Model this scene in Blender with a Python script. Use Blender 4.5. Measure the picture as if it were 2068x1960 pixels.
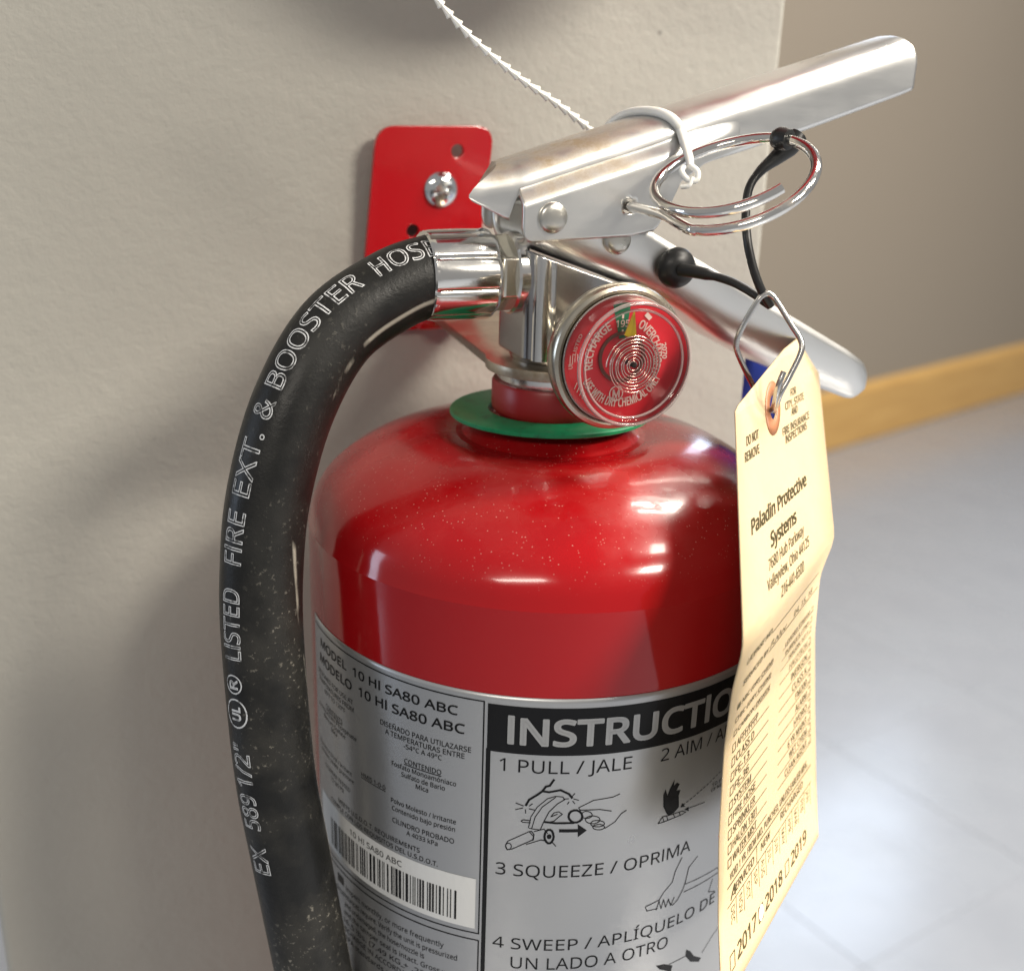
import bpy, bmesh, math, random
import numpy as np
from mathutils import Vector, Matrix
random.seed(7)
for o in list(bpy.data.objects): bpy.data.objects.remove(o)
SC = bpy.context.scene
COL = SC.collection
H = 86.0          # camera height over the floor, cm; all shapes below are given in cm with z = 0 at camera height
def W(p): return (p[0]*.01, p[1]*.01, (p[2]+H)*.01)

# ------------------------------------------------------------------ camera
cam = bpy.data.cameras.new('camera'); camo = bpy.data.objects.new('camera', cam); COL.objects.link(camo)
cam.sensor_width = 36; cam.lens = 2300/2068*36; cam.clip_start = .02; cam.clip_end = 60
right, up, fwd = (.92811509,-.37109385,.02986187), (.09668058,.31770364,.94324825), (.35952085,.87255587,-.33074312)
M = Matrix.Identity(4)
for i in range(3): M[i][0], M[i][1], M[i][2] = right[i], up[i], -fwd[i]
M.translation = W((-12.13711482,-26.85573095,0)); camo.matrix_world = M
cam.dof.use_dof = True; cam.dof.focus_distance = .268; cam.dof.aperture_fstop = 12
SC.camera = camo
# ------------------------------------------------------------------ world, lamps, exposure
wd = bpy.data.worlds.new('World'); SC.world = wd; wd.use_nodes = True
bg = wd.node_tree.nodes['Background']; bg.inputs[0].default_value = (.79,.78,.775,1); bg.inputs[1].default_value = .37
SC.view_settings.view_transform = 'Standard'; SC.view_settings.look = 'None'
SC.view_settings.exposure = 0; SC.view_settings.gamma = 1
SC.cycles.max_bounces = 10; SC.cycles.transparent_max_bounces = 24
SC.cycles.caustics_reflective = False; SC.cycles.caustics_refractive = False
def lamp(name, pos, target, sx, sy, power, color):
    l = bpy.data.lights.new(name, 'AREA'); l.shape = 'RECTANGLE'; l.size = sx*.01; l.size_y = sy*.01
    l.energy = power; l.color = color
    o = bpy.data.objects.new(name, l); COL.objects.link(o); o.location = W(pos)
    d = Vector(target)-Vector(pos); o.rotation_euler = d.to_track_quat('-Z','Y').to_euler()
    return o
WARM = (1,.925,.81); COOL = (.66,.80,1)
lamp('ceiling_lamp', (151,-210,164), (151,-210,0), 100, 50, 140, WARM)
lamp('ceiling_lamp', (-185,-245,164), (-185,-245,0), 150, 36, 50, WARM)
lamp('ceiling_lamp', (150,-72,164), (150,-72,0), 110, 40, 60, WARM)
lamp('ceiling_lamp', (155,38,164), (155,38,0), 130, 30, 90, WARM)
lamp('window_light', (187,203,52), (187+32.6,203-94.5,30), 100, 80, 17, COOL)
lamp('window_light', (-300,90,20), (0,0,-10), 50, 120, 12, COOL)

# ------------------------------------------------------------------ materials
def mat(name, color, rough=.5, metal=0, **k):
    m = bpy.data.materials.new(name); m.use_nodes = True
    b = m.node_tree.nodes['Principled BSDF']
    b.inputs['Base Color'].default_value = (*color,1); b.inputs['Roughness'].default_value = rough; b.inputs['Metallic'].default_value = metal
    for a,v in k.items(): b.inputs[a.replace('_',' ')].default_value = v
    return m
class N:
    """small node helper on one material"""
    def __init__(s, m): s.t = m.node_tree; s.b = s.t.nodes['Principled BSDF']
    def n(s, typ, **k):
        x = s.t.nodes.new(typ)
        for a,v in k.items():
            if a in x.inputs.keys(): x.inputs[a].default_value = v
            else: setattr(x, a, v)
        return x
    def l(s, a, b): s.t.links.new(a, b)
    def co(s, kind='Object', scale=None):
        c = s.n('ShaderNodeTexCoord').outputs[kind]
        if scale is None: return c
        mp = s.n('ShaderNodeMapping'); mp.inputs['Scale'].default_value = scale; s.l(c, mp.inputs[0]); return mp.outputs[0]
    def noise(s, vec, scale, detail=3, rough=.55):
        x = s.n('ShaderNodeTexNoise', Scale=scale, Detail=detail, Roughness=rough); s.l(vec, x.inputs['Vector']); return x.outputs['Fac']
    def ramp(s, fac, p0, p1, c0=(0,0,0,1), c1=(1,1,1,1)):
        r = s.n('ShaderNodeValToRGB'); e = r.color_ramp.elements
        e[0].position = p0; e[1].position = p1; e[0].color = c0; e[1].color = c1
        s.l(fac, r.inputs[0]); return r.outputs[0]
    def mix(s, fac, a, b):
        x = s.n('ShaderNodeMix', data_type='RGBA')
        for i,v in ((0,fac),(6,a),(7,b)):
            if hasattr(v,'links'): s.l(v, x.inputs[i])
            elif isinstance(v,(int,float)): x.inputs[i].default_value = v
            else: x.inputs[i].default_value = (*v,1)
        return x.outputs[2]
    def math(s, op, a, b=0.):
        x = s.n('ShaderNodeMath', operation=op)
        for i,v in ((0,a),(1,b)):
            if hasattr(v,'links'): s.l(v, x.inputs[i])
            else: x.inputs[i].default_value = v
        return x.outputs[0]
    def bump(s, h, strength=.2, dist=.001):
        x = s.n('ShaderNodeBump', Strength=strength, Distance=dist); s.l(h, x.inputs['Height']); s.l(x.outputs[0], s.b.inputs['Normal'])
    def setc(s, c): s.l(c, s.b.inputs['Base Color'])
    def setr(s, c): s.l(c, s.b.inputs['Roughness'])

# painted wall with roller texture
m_wall = mat('wall_paint', (.47,.425,.33), .62); q = N(m_wall); v = q.co()
a = q.noise(v, 330, 4, .6); b2 = q.noise(v, 85, 3); c3 = q.noise(v, 900, 2)
q.bump(q.math('ADD', q.math('ADD', q.math('MULTIPLY', a, .6), q.math('MULTIPLY', b2, .45)), q.math('MULTIPLY', c3, .12)), .55, .0011)
big = q.noise(v, 9, 4); vs_ = q.n('ShaderNodeTexVoronoi', Scale=26.); q.l(v, vs_.inputs['Vector'])
base = q.mix(q.ramp(big,.35,.7), (.422,.410,.366), (.452,.438,.390))
q.setc(q.mix(q.ramp(vs_.outputs['Distance'], .030, .045, (1,1,1,1), (0,0,0,1)), base, (.05,.045,.04)))
q.setr(q.ramp(a,.3,.7,(.5,.5,.5,1),(.72,.72,.72,1)))
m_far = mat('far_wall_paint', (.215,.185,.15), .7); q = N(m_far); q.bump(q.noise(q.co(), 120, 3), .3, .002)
# wood baseboard
m_wood = mat('oak', (.42,.22,.06), .35); q = N(m_wood); w1 = q.noise(q.co(scale=(2,2,40)), 3, 5)
q.setc(q.mix(q.ramp(w1,.3,.7), (.50,.31,.105), (.40,.23,.07)))
# vinyl floor tile
m_tile = mat('vinyl_tile', (.68,.67,.66), .22, Coat_Weight=.8, Coat_Roughness=.24); q = N(m_tile); v = q.co('Generated') if 0 else q.co()
q.setc(q.mix(q.ramp(q.noise(v, 14, 6, .7),.35,.7), (.225,.245,.285), (.245,.265,.305))); q.setr(q.ramp(q.noise(v, 6, 3),.3,.7,(.20,.20,.20,1),(.34,.34,.34,1)))
m_grout = mat('tile_joint', (.20,.22,.255), .35)
m_mat = mat('blue_mat_fabric', (.26,.32,.42), .9); q = N(m_mat); q.bump(q.noise(q.co(), 300, 2), .5, .003)
# red lacquer on the cylinder with settled dust on the shoulder
m_red = mat('red_lacquer', (.36,.0035,.006), .17, Specular_IOR_Level=.42, Coat_Weight=.3, Coat_Roughness=.06); q = N(m_red); v = q.co()
geo = q.n('ShaderNodeNewGeometry'); sx = q.n('ShaderNodeSeparateXYZ'); q.l(geo.outputs['True Normal'], sx.inputs[0])
upm = q.ramp(sx.outputs[2], .25, .80)
vor = q.n('ShaderNodeTexVoronoi', Scale=1400.); q.l(v, vor.inputs['Vector'])
sel = q.n('ShaderNodeSeparateColor'); q.l(vor.outputs['Color'], sel.inputs[0])
spk = q.math('MULTIPLY', q.ramp(vor.outputs['Distance'], .10, .30, (1,1,1,1),(0,0,0,1)), q.ramp(sel.outputs[0], .80, .88))
film = q.ramp(q.noise(v, 30, 6, .7), .40, .72)
dust = q.math('MINIMUM', q.math('ADD', q.math('MULTIPLY', spk, .75), q.math('MULTIPLY', film, .07)), 1.)
dust = q.math('MULTIPLY', dust, upm)
q.setc(q.mix(dust, (.37,.0035,.006), (.60,.30,.25)))
q.setr(q.mix(q.math('MULTIPLY', upm, q.ramp(q.noise(v, 60, 4), .3, .7)), (.12,.12,.12), (.36,.36,.36)))
q.l(q.math('MULTIPLY', q.math('SUBTRACT', 1., q.math('MULTIPLY', dust, 1.)), .3), q.b.inputs['Coat Weight'])
q.bump(q.noise(v, 70, 2), .06, .002)
m_redplate = mat('bracket_enamel', (.50,.006,.012), .22, Coat_Weight=.5, Coat_Roughness=.08); q = N(m_redplate); q.bump(q.noise(q.co(), 90, 3), .10, .0015)
m_collar = mat('collar_red', (.34,.010,.012), .35)
# metals
def metal(name, col, rough, grain=(1,1,1), dirt=None, bump=.05, var=.10):
    m = mat(name, col, rough, 1.); q = N(m); v = q.co(scale=grain)
    n1 = q.noise(v, 220, 4, .6); n2 = q.noise(q.co(), 60, 5, .65)
    q.setr(q.math('ADD', q.math('MULTIPLY', n2, var*2), rough-var))
    if bump: q.bump(n1, bump, .0006)
    if dirt:
        d0, d1, dc = dirt; k = q.ramp(n2, d0, d1); q.setc(q.mix(k, col, dc))
        q.l(q.math('SUBTRACT', 1., q.math('MULTIPLY', k, .55)), q.b.inputs['Metallic'])
    return m
m_alu = metal('lever_steel', (.84,.835,.81), .34, (.12,1,1), None, .05, .08)
m_lever = mat('lever_plated_steel', (.85,.845,.82), .26, 1.); q = N(m_lever); v = q.co(); st = q.co(scale=(.10,1,1))
sp = q.n('ShaderNodeSeparateXYZ'); q.l(v, sp.inputs[0])
grime_zone = q.math('MULTIPLY', q.ramp(sp.outputs[0], -.020, .045, (1,1,1,1),(0,0,0,1)), q.ramp(q.noise(v, 70, 6, .7), .32, .62))
gm = q.math('MULTIPLY', grime_zone, q.ramp(q.n('ShaderNodeNewGeometry').outputs['True Normal'], 0, 1) if 0 else 1.)
nz = q.n('ShaderNodeSeparateXYZ'); g2 = q.n('ShaderNodeNewGeometry'); q.l(g2.outputs['True Normal'], nz.inputs[0])
gm = q.math('MULTIPLY', gm, q.ramp(nz.outputs[2], .15, .6))
q.setc(q.mix(gm, (.85,.845,.82), (.40,.31,.21)))
q.setr(q.math('ADD', q.math('ADD', q.math('MULTIPLY', q.noise(v, 50, 5, .65), .16), q.math('MULTIPLY', q.noise(st, 300, 3), .14)), q.math('ADD', .17, q.math('MULTIPLY', gm, .3))))
q.l(q.math('SUBTRACT', 1., q.math('MULTIPLY', gm, .4)), q.b.inputs['Metallic'])
q.bump(q.noise(st, 240, 4), .05, .0006)
m_chrome = metal('bright_plating', (.86,.84,.80), .16, (1,1,1), (.56,.72,(.40,.33,.22)), .06, .07)
m_cast = metal('valve_casting', (.46,.45,.45), .22, (1,1,.15), (.58,.74,(.22,.18,.13)), .10, .08)
m_dirty = metal('dull_plated_steel', (.56,.50,.40), .34, (1,1,1), (.45,.70,(.25,.18,.10)), .12, .1)
m_nut = metal('brushed_nut', (.76,.72,.62), .24, (1,.1,.1), (.55,.74,(.26,.20,.13)), .06, .08)
m_bezel = metal('gauge_bezel_steel', (.52,.48,.40), .26, (1,1,1), (.50,.75,(.26,.20,.12)), .06, .07)
m_ring = metal('pin_wire', (.86,.84,.80), .09, (1,1,1), (.62,.78,(.36,.28,.2)), .02, .04)
m_clipw = metal('clip_wire', (.55,.54,.52), .25, (1,1,1), None, .04, .06)
m_screw = metal('zinc_screw', (.80,.82,.82), .12, (1,1,1), None, .05, .05)
m_rivet = metal('rivet_aluminium', (.68,.66,.60), .30, (1,1,1), (.58,.7,(.22,.18,.12)), .12, .08)
# rubber hose: u = length, v = angle
m_hose = mat('hose_rubber', (.021,.021,.020), .36, Specular_IOR_Level=.38); q = N(m_hose); uv = q.co('UV'); v = q.co()
us = q.n('ShaderNodeSeparateXYZ'); q.l(uv, us.inputs[0])
sc1 = q.noise(v, 700, 4, .7); sc2 = q.noise(v, 45, 4, .6); lowm = q.n('ShaderNodeMapRange'); q.l(us.outputs[0], lowm.inputs[0]); lowm.inputs[1].default_value = 9; lowm.inputs[2].default_value = 20; lowm.inputs[3].default_value = 1; lowm.inputs[4].default_value = .2; low = lowm.outputs[0]
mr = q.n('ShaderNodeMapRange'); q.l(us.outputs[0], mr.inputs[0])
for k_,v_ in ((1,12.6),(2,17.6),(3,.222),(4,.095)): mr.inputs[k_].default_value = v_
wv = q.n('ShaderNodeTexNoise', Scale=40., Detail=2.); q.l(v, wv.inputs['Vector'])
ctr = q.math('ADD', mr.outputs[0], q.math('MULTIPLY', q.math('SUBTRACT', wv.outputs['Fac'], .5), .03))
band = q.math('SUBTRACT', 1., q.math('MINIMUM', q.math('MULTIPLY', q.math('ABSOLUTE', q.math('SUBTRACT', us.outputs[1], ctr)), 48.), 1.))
band = q.math('MULTIPLY', band, q.ramp(us.outputs[0], 19, 22, (1,1,1,1), (0,0,0,1)) if 0 else 1.)
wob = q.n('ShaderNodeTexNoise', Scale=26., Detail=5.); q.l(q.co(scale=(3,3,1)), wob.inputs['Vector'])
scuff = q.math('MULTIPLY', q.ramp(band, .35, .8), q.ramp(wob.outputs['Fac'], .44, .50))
fleck = q.math('MULTIPLY', q.ramp(sc1, .60, .66), q.math('MULTIPLY', q.ramp(sc2, .44, .60), low))
haze = q.math('MULTIPLY', q.ramp(sc2, .40, .75), q.math('MULTIPLY', low, .12))
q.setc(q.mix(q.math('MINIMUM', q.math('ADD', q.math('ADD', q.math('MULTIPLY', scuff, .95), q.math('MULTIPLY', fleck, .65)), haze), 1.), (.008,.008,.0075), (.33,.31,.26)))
q.setr(q.ramp(sc2, .3, .75, (.30,.30,.30,1), (.58,.58,.58,1))); q.bump(q.math('ADD', sc1, q.math('MULTIPLY', scuff, .8)), .16, .0008)
m_white = mat('hose_print_white', (.62,.63,.64), .5); q = N(m_white); q.setc(q.mix(q.ramp(q.noise(q.co(), 500, 3), .36, .5), (.16,.16,.16), (.66,.67,.68)))
m_blackrub = mat('black_rubber', (.012,.012,.012), .38); q = N(m_blackrub); q.bump(q.noise(q.co(), 400, 3), .12, .0006)
m_nylon = mat('white_nylon', (.90,.89,.84), .35, Subsurface_Weight=.25, Subsurface_Radius=(.002,.002,.0015))
m_green = mat('green_plastic', (.006,.26,.10), .38); q = N(m_green); vv = q.co()
q.setc(q.mix(q.ramp(q.noise(vv, 240, 6, .75), .52, .70), (.006,.28,.11), (.012,.085,.045))); q.bump(q.noise(vv, 300, 3), .1, .0006)
m_label = mat('silver_foil_label', (.50,.505,.51), .28, .75); q = N(m_label); q.setr(q.ramp(q.noise(q.co(), 20, 3), .3, .7, (.26,.26,.26,1), (.36,.36,.36,1)))
m_ink = mat('black_ink', (.006,.006,.007), .32, Specular_IOR_Level=.25)
m_foiltext = mat('foil_lettering', (.42,.42,.418), .30, .55)
m_stick = mat('white_sticker', (.74,.74,.72), .40)
m_tag = mat('manila_card', (.86,.66,.31), .75, Subsurface_Weight=.12, Subsurface_Radius=(.004,.003,.001)); q = N(m_tag); q.bump(q.noise(q.co(), 700, 3), .08, .0005)
q.setc(q.mix(q.ramp(q.noise(q.co(), 60, 5), .35, .7), (.66,.515,.315), (.63,.48,.285)))
m_tagink = mat('tag_ink', (.075,.060,.018), .7)
m_patch = mat('eyelet_card', (.42,.17,.075), .5); m_blue = mat('blue_card', (.035,.085,.62), .6)
m_dial = mat('dial_red', (.70,.018,.03), .30); m_dialg = mat('dial_green', (.010,.16,.07), .35); m_dialw = mat('dial_print', (.80,.62,.55), .5)
m_needle = mat('needle_yellow', (.85,.58,.02), .45); m_brown = mat('dial_socket', (.16,.075,.055), .35, .6)
m_coil = metal('coil_bronze', (.82,.60,.52), .14, (1,1,1), None, 0, .03)
m_dark = mat('hole_dark', (.02,.018,.015), .8)
m_pink = mat('reddish_panel', (.36,.22,.18), .6)
# clear plastic lens: see-through sheet with Fresnel gloss and milky rims
m_lens = bpy.data.materials.new('clear_lens'); m_lens.use_nodes = True; t = m_lens.node_tree; t.nodes.clear()
out = t.nodes.new('ShaderNodeOutputMaterial'); tr = t.nodes.new('ShaderNodeBsdfTransparent'); gl = t.nodes.new('ShaderNodeBsdfGlossy'); df = t.nodes.new('ShaderNodeBsdfDiffuse')
tr.inputs[0].default_value = (1,.99,.985,1); gl.inputs['Roughness'].default_value = .04; df.inputs[0].default_value = (.72,.56,.50,1)
lw = t.nodes.new('ShaderNodeLayerWeight'); lw.inputs[0].default_value = .30
fr = t.nodes.new('ShaderNodeFresnel'); fr.inputs[0].default_value = 1.32
rp = t.nodes.new('ShaderNodeValToRGB'); rp.color_ramp.elements[0].position = .45; rp.color_ramp.elements[1].position = 1.; rp.color_ramp.elements[1].color = (.60,.60,.60,1)
mx1 = t.nodes.new('ShaderNodeMixShader'); mx2 = t.nodes.new('ShaderNodeMixShader')
t.links.new(lw.outputs['Facing'], rp.inputs[0]); t.links.new(rp.outputs[0], mx1.inputs[0]); t.links.new(tr.outputs[0], mx1.inputs[1]); t.links.new(df.outputs[0], mx1.inputs[2])
t.links.new(fr.outputs[0], mx2.inputs[0]); t.links.new(mx1.outputs[0], mx2.inputs[1]); t.links.new(gl.outputs[0], mx2.inputs[2]); t.links.new(mx2.outputs[0], out.inputs[0])
m_lens.blend_method = 'BLEND' if hasattr(m_lens,'blend_method') else m_lens.blend_method

m_lensrim = m_lens.copy(); m_lensrim.name = 'clear_lens_rim'
for n_ in m_lensrim.node_tree.nodes:
    if n_.type == 'VALTORGB': n_.color_ramp.elements[0].position = 0; n_.color_ramp.elements[0].color = (.22,.22,.22,1); n_.color_ramp.elements[1].color = (.8,.8,.8,1)
    if n_.type == 'BSDF_DIFFUSE': n_.inputs[0].default_value = (.86,.70,.66,1)
    if n_.type == 'FRESNEL': n_.inputs[0].default_value = 1.5
# ------------------------------------------------------------------ object helpers
def thing(name, label, cat, loc):
    o = bpy.data.objects.new(name, None); COL.objects.link(o); o.location = W(loc); o.empty_display_size = .02
    o['label'] = label; o['category'] = cat; return o
def base_of(o):
    while o.parent: o = o.parent
    return Vector(o.location)
class MB:
    def __init__(s): s.v = []; s.f = []; s.m = []; s.uv = None
    def add(s, V, F, mi=0):
        n = len(s.v); s.v += [tuple(p) for p in V]; s.f += [tuple(i+n for i in f) for f in F]; s.m += [mi]*len(F); return s
    def lathe(s, prof, n=64, c=(0,0,0), ax=(0,0,1), mi=0):
        """prof: (radius, height) pairs round axis ax through c"""
        ax = Vector(ax).normalized(); u = ax.orthogonal().normalized(); w = ax.cross(u); c = Vector(c); V = []; F = []
        for r,h in prof:
            for i in range(n):
                t = 2*math.pi*i/n; V.append(c+ax*h+(u*math.cos(t)+w*math.sin(t))*r)
        for j in range(len(prof)-1):
            for i in range(n):
                k = (i+1)%n; F.append((j*n+i, j*n+k, (j+1)*n+k, (j+1)*n+i))
        return s.add(V, F, mi)
    def tube(s, P, r, n=16, cap=True, mi=0):
        P = np.asarray(P,float); T = np.gradient(P,axis=0); T /= np.linalg.norm(T,axis=1)[:,None]
        a = np.array(Vector(T[0]).orthogonal()); V = []; F = []
        R = r if hasattr(r,'__len__') else [r]*len(P)
        for i in range(len(P)):
            a = a-T[i]*(a@T[i]); a /= np.linalg.norm(a); b = np.cross(T[i],a)
            for k in range(n):
                t = 2*math.pi*k/n; V.append(P[i]+R[i]*(math.cos(t)*a+math.sin(t)*b))
        for j in range(len(P)-1):
            for i in range(n):
                k = (i+1)%n; F.append((j*n+i, j*n+k, (j+1)*n+k, (j+1)*n+i))
        if cap: F.append(tuple(range(n))[::-1]); F.append(tuple(range((len(P)-1)*n, len(P)*n)))
        return s.add(V, F, mi)
    def grid(s, fn, us, vs, mi=0):
        V = [fn(u,v) for u in us for v in vs]; m = len(vs); F = []
        for i in range(len(us)-1):
            for j in range(m-1): F.append((i*m+j, (i+1)*m+j, (i+1)*m+j+1, i*m+j+1))
        return s.add(V, F, mi)
    def box(s, lo, hi, mi=0):
        x0,y0,z0 = lo; x1,y1,z1 = hi
        V = [(x0,y0,z0),(x1,y0,z0),(x1,y1,z0),(x0,y1,z0),(x0,y0,z1),(x1,y0,z1),(x1,y1,z1),(x0,y1,z1)]
        return s.add(V, [(0,3,2,1),(4,5,6,7),(0,1,5,4),(1,2,6,5),(2,3,7,6),(3,0,4,7)], mi)
    def build(s, name, mats, parent=None, angle=35, solid=0, bevel=0, off=0., kind=None, fixn=True):
        me = bpy.data.meshes.new(name); b = base_of(parent) if parent else Vector((0,0,0))
        me.from_pydata([Vector(W(p))-b for p in s.v], [], s.f)
        for m in (mats if isinstance(mats,(list,tuple)) else [mats]): me.materials.append(m)
        me.polygons.foreach_set('material_index', s.m)
        if fixn:
            bm = bmesh.new(); bm.from_mesh(me); bmesh.ops.remove_doubles(bm, verts=bm.verts, dist=2e-6); bmesh.ops.recalc_face_normals(bm, faces=bm.faces); bm.to_mesh(me); bm.free()
        if angle: 
            me.polygons.foreach_set('use_smooth', [True]*len(me.polygons)); me.set_sharp_from_angle(angle=math.radians(angle))
        o = bpy.data.objects.new(name, me); COL.objects.link(o)
        if parent: o.parent = parent
        if kind: o['kind'] = kind
        if solid:
            md = o.modifiers.new('thickness','SOLIDIFY'); md.thickness = solid*.01; md.offset = off; md.use_even_offset = True
        if bevel:
            md = o.modifiers.new('edges','BEVEL'); md.width = bevel*.01; md.segments = 2; md.limit_method = 'ANGLE'; md.angle_limit = math.radians(40)
        return o
def catmull(P, n=12):
    P = np.asarray(P,float); Q = np.vstack([2*P[0]-P[1],P,2*P[-1]-P[-2]]); out = []
    for i in range(1,len(Q)-2):
        a,b,c,d = Q[i-1:i+3]
        for t in np.linspace(0,1,n,endpoint=False):
            out.append(.5*((2*b)+(c-a)*t+(2*a-5*b+4*c-d)*t*t+(3*b-a-3*c+d)*t**3))
    out.append(Q[-2]); return np.array(out)
def circ(c, r, n=24, ry=None):
    return [(c[0]+r*math.cos(2*math.pi*i/n), c[1]+(ry or r)*math.sin(2*math.pi*i/n)) for i in range(n)]
def flat(loops, cuts=()):
    """fill 2-D outline loops[0] with holes loops[1:], cut by (axis, value) lines -> verts2d, faces"""
    bm = bmesh.new(); E = []
    for L in loops:
        vs = [bm.verts.new((p[0],p[1],0)) for p in L]
        E += [bm.edges.new((vs[i],vs[(i+1)%len(vs)])) for i in range(len(vs))]
    bmesh.ops.triangle_fill(bm, use_beauty=True, use_dissolve=False, edges=E, normal=(0,0,1))
    for ax,val in cuts:
        co = [0,0,0]; no = [0,0,0]; co[ax] = val; no[ax] = 1
        bmesh.ops.bisect_plane(bm, geom=bm.verts[:]+bm.edges[:]+bm.faces[:], plane_co=co, plane_no=no)
    bm.verts.index_update(); V = [(v.co.x,v.co.y) for v in bm.verts]; F = [tuple(v.index for v in f.verts) for f in bm.faces]; bm.free(); return V, F
# ------------------------------------------------------------------ print: text and line work laid out flat, then mapped on a surface
_cache = {}
FONT = None
try:
    import os
    FONT = bpy.data.fonts.load(os.path.join(bpy.utils.system_resource('DATAFILES', path='fonts'), 'NotoSansHebrew-Regular.woff2'))   # the sans face that ships with Blender
except Exception: FONT = None
def text_mesh(s, bold=0., sp=1.):
    key = (s,bold,sp)
    if key in _cache: return _cache[key]
    cu = bpy.data.curves.new('t','FONT'); cu.body = s.replace('I','l') if FONT else s; cu.size = 1; cu.resolution_u = 3
    if FONT: cu.font = FONT
    cu.offset = bold; cu.space_character = sp
    o = bpy.data.objects.new('t',cu); COL.objects.link(o)
    dg = bpy.context.evaluated_depsgraph_get(); me = o.evaluated_get(dg).to_mesh()
    V = np.array([(v.co.x,v.co.y) for v in me.vertices]) if len(me.vertices) else np.zeros((0,2)); F = [tuple(p.vertices) for p in me.polygons]
    o.evaluated_get(dg).to_mesh_clear(); bpy.data.objects.remove(o); bpy.data.curves.remove(cu)
    _cache[key] = (V,F); return V,F
CAP = None
def cap():
    global CAP
    if CAP is None: CAP = text_mesh('H')[0][:,1].max()
    return CAP
class Print:
    def __init__(s): s.V = []; s.F = []; s.M = []
    def add(s, V, F, mi=0, h=0.):
        n = len(s.V); s.V += [(p[0],p[1],h) for p in V]; s.F += [tuple(i+n for i in f) for f in F]; s.M += [mi]*len(F)
    def text(s, body, x0, x1, y, h, bold=.0, mi=0, rot=0, align='fit', sp=1.):
        """cap height h, baseline y, stretched between x0 and x1 (align fit) or natural width from x0 / centred on x0"""
        V,F = text_mesh(body, 0., sp); V = V.copy(); raw = V.copy(); k = h/cap(); lo,hi = V[:,0].min(), V[:,0].max()
        if align == 'fit': V[:,0] = x0+(V[:,0]-lo)*(x1-x0)/(hi-lo)
        elif align == 'l': V[:,0] = x0+(V[:,0]-lo)*k*(x1 or 1)
        else: V[:,0] = x0+(V[:,0]-(lo+hi)/2)*k*(x1 or 1)
        V[:,1] = y+V[:,1]*k
        if rot:
            c,sn = math.cos(rot),math.sin(rot); X = V[:,0]-x0; Y = V[:,1]-y; V = np.stack([x0+c*X-sn*Y, y+sn*X+c*Y],1)
        s.add(V,F,mi)
        if bold:
            lut = {(round(a_[0],4),round(a_[1],4)): tuple(b_) for a_,b_ in zip(raw,V)}
            for e0,e1 in outline(body, 0., sp): s.poly([lut[e0],lut[e1]], bold*k*2, mi, h=.004)
    def poly(s, P, w, mi=0, step=.4, h=0.):
        for p,q in zip(P[:-1],P[1:]):
            p = np.array(p,float); q = np.array(q,float); L = np.hypot(*(q-p))
            if L < 1e-6: continue
            d = (q-p)/L; nrm = np.array([-d[1],d[0]])*w/2; e = d*w*.3; n = max(1,int(L/step)); V = []
            for i in range(n+1):
                c = p-e+(q-p+2*e)*i/n; V += [c+nrm, c-nrm]
            s.k = getattr(s,'k',0)+1
            s.add(V, [(2*i,2*i+1,2*i+3,2*i+2) for i in range(n)], mi, h+.0005*(s.k%9))
    def rect(s, x0, y0, x1, y1, mi=0, step=.5):
        n = max(1,int(abs(x1-x0)/step)); V = []
        for i in range(n+1):
            x = x0+(x1-x0)*i/n; V += [(x,y0),(x,y1)]
        s.add(V, [(2*i,2*i+2,2*i+3,2*i+1) for i in range(n)], mi)
    def fill(s, P, mi=0):
        V,F = flat([P]); s.add(V,F,mi)
    def split(s, L):
        bm = bmesh.new(); vs = [bm.verts.new(p) for p in s.V]
        lay = bm.faces.layers.int.new('m')
        for f,m in zip(s.F,s.M):
            try: x = bm.faces.new([vs[i] for i in f]); x[lay] = m
            except ValueError: pass
        for _ in range(5):
            e = [e for e in bm.edges if e.calc_length() > L]
            if not e: break
            bmesh.ops.subdivide_edges(bm, edges=e, cuts=1); bmesh.ops.triangulate(bm, faces=[f for f in bm.faces if len(f.verts) > 4])
        bm.verts.index_update(); s.V = [tuple(v.co) for v in bm.verts]; s.F = [tuple(v.index for v in f.verts) for f in bm.faces]; s.M = [f[lay] for f in bm.faces]; bm.free()
    def build(s, name, fn, mats, parent, L=None):
        if L: s.split(L)
        b = MB(); P = fn(np.array(s.V)); b.v = [tuple(p) for p in P]; b.f = s.F; b.m = s.M
        return b.build(name, mats, parent, angle=0, fixn=False)
def outline(body, bold=0., sp=1.):
    """outline edges of a text, as 2-D segments"""
    V,F = text_mesh(body, bold, sp); cnt = {}
    key = {}; idx = []
    for p in V: idx.append(key.setdefault((round(p[0],4),round(p[1],4)), len(key)))
    pts = list(key.keys())
    for f in F:
        for i in range(len(f)):
            a,b = idx[f[i]], idx[f[(i+1)%len(f)]]
            if a != b: k = (min(a,b),max(a,b)); cnt[k] = cnt.get(k,0)+1
    return [(pts[a],pts[b]) for (a,b),c in cnt.items() if c == 1]
PI = math.pi
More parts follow.
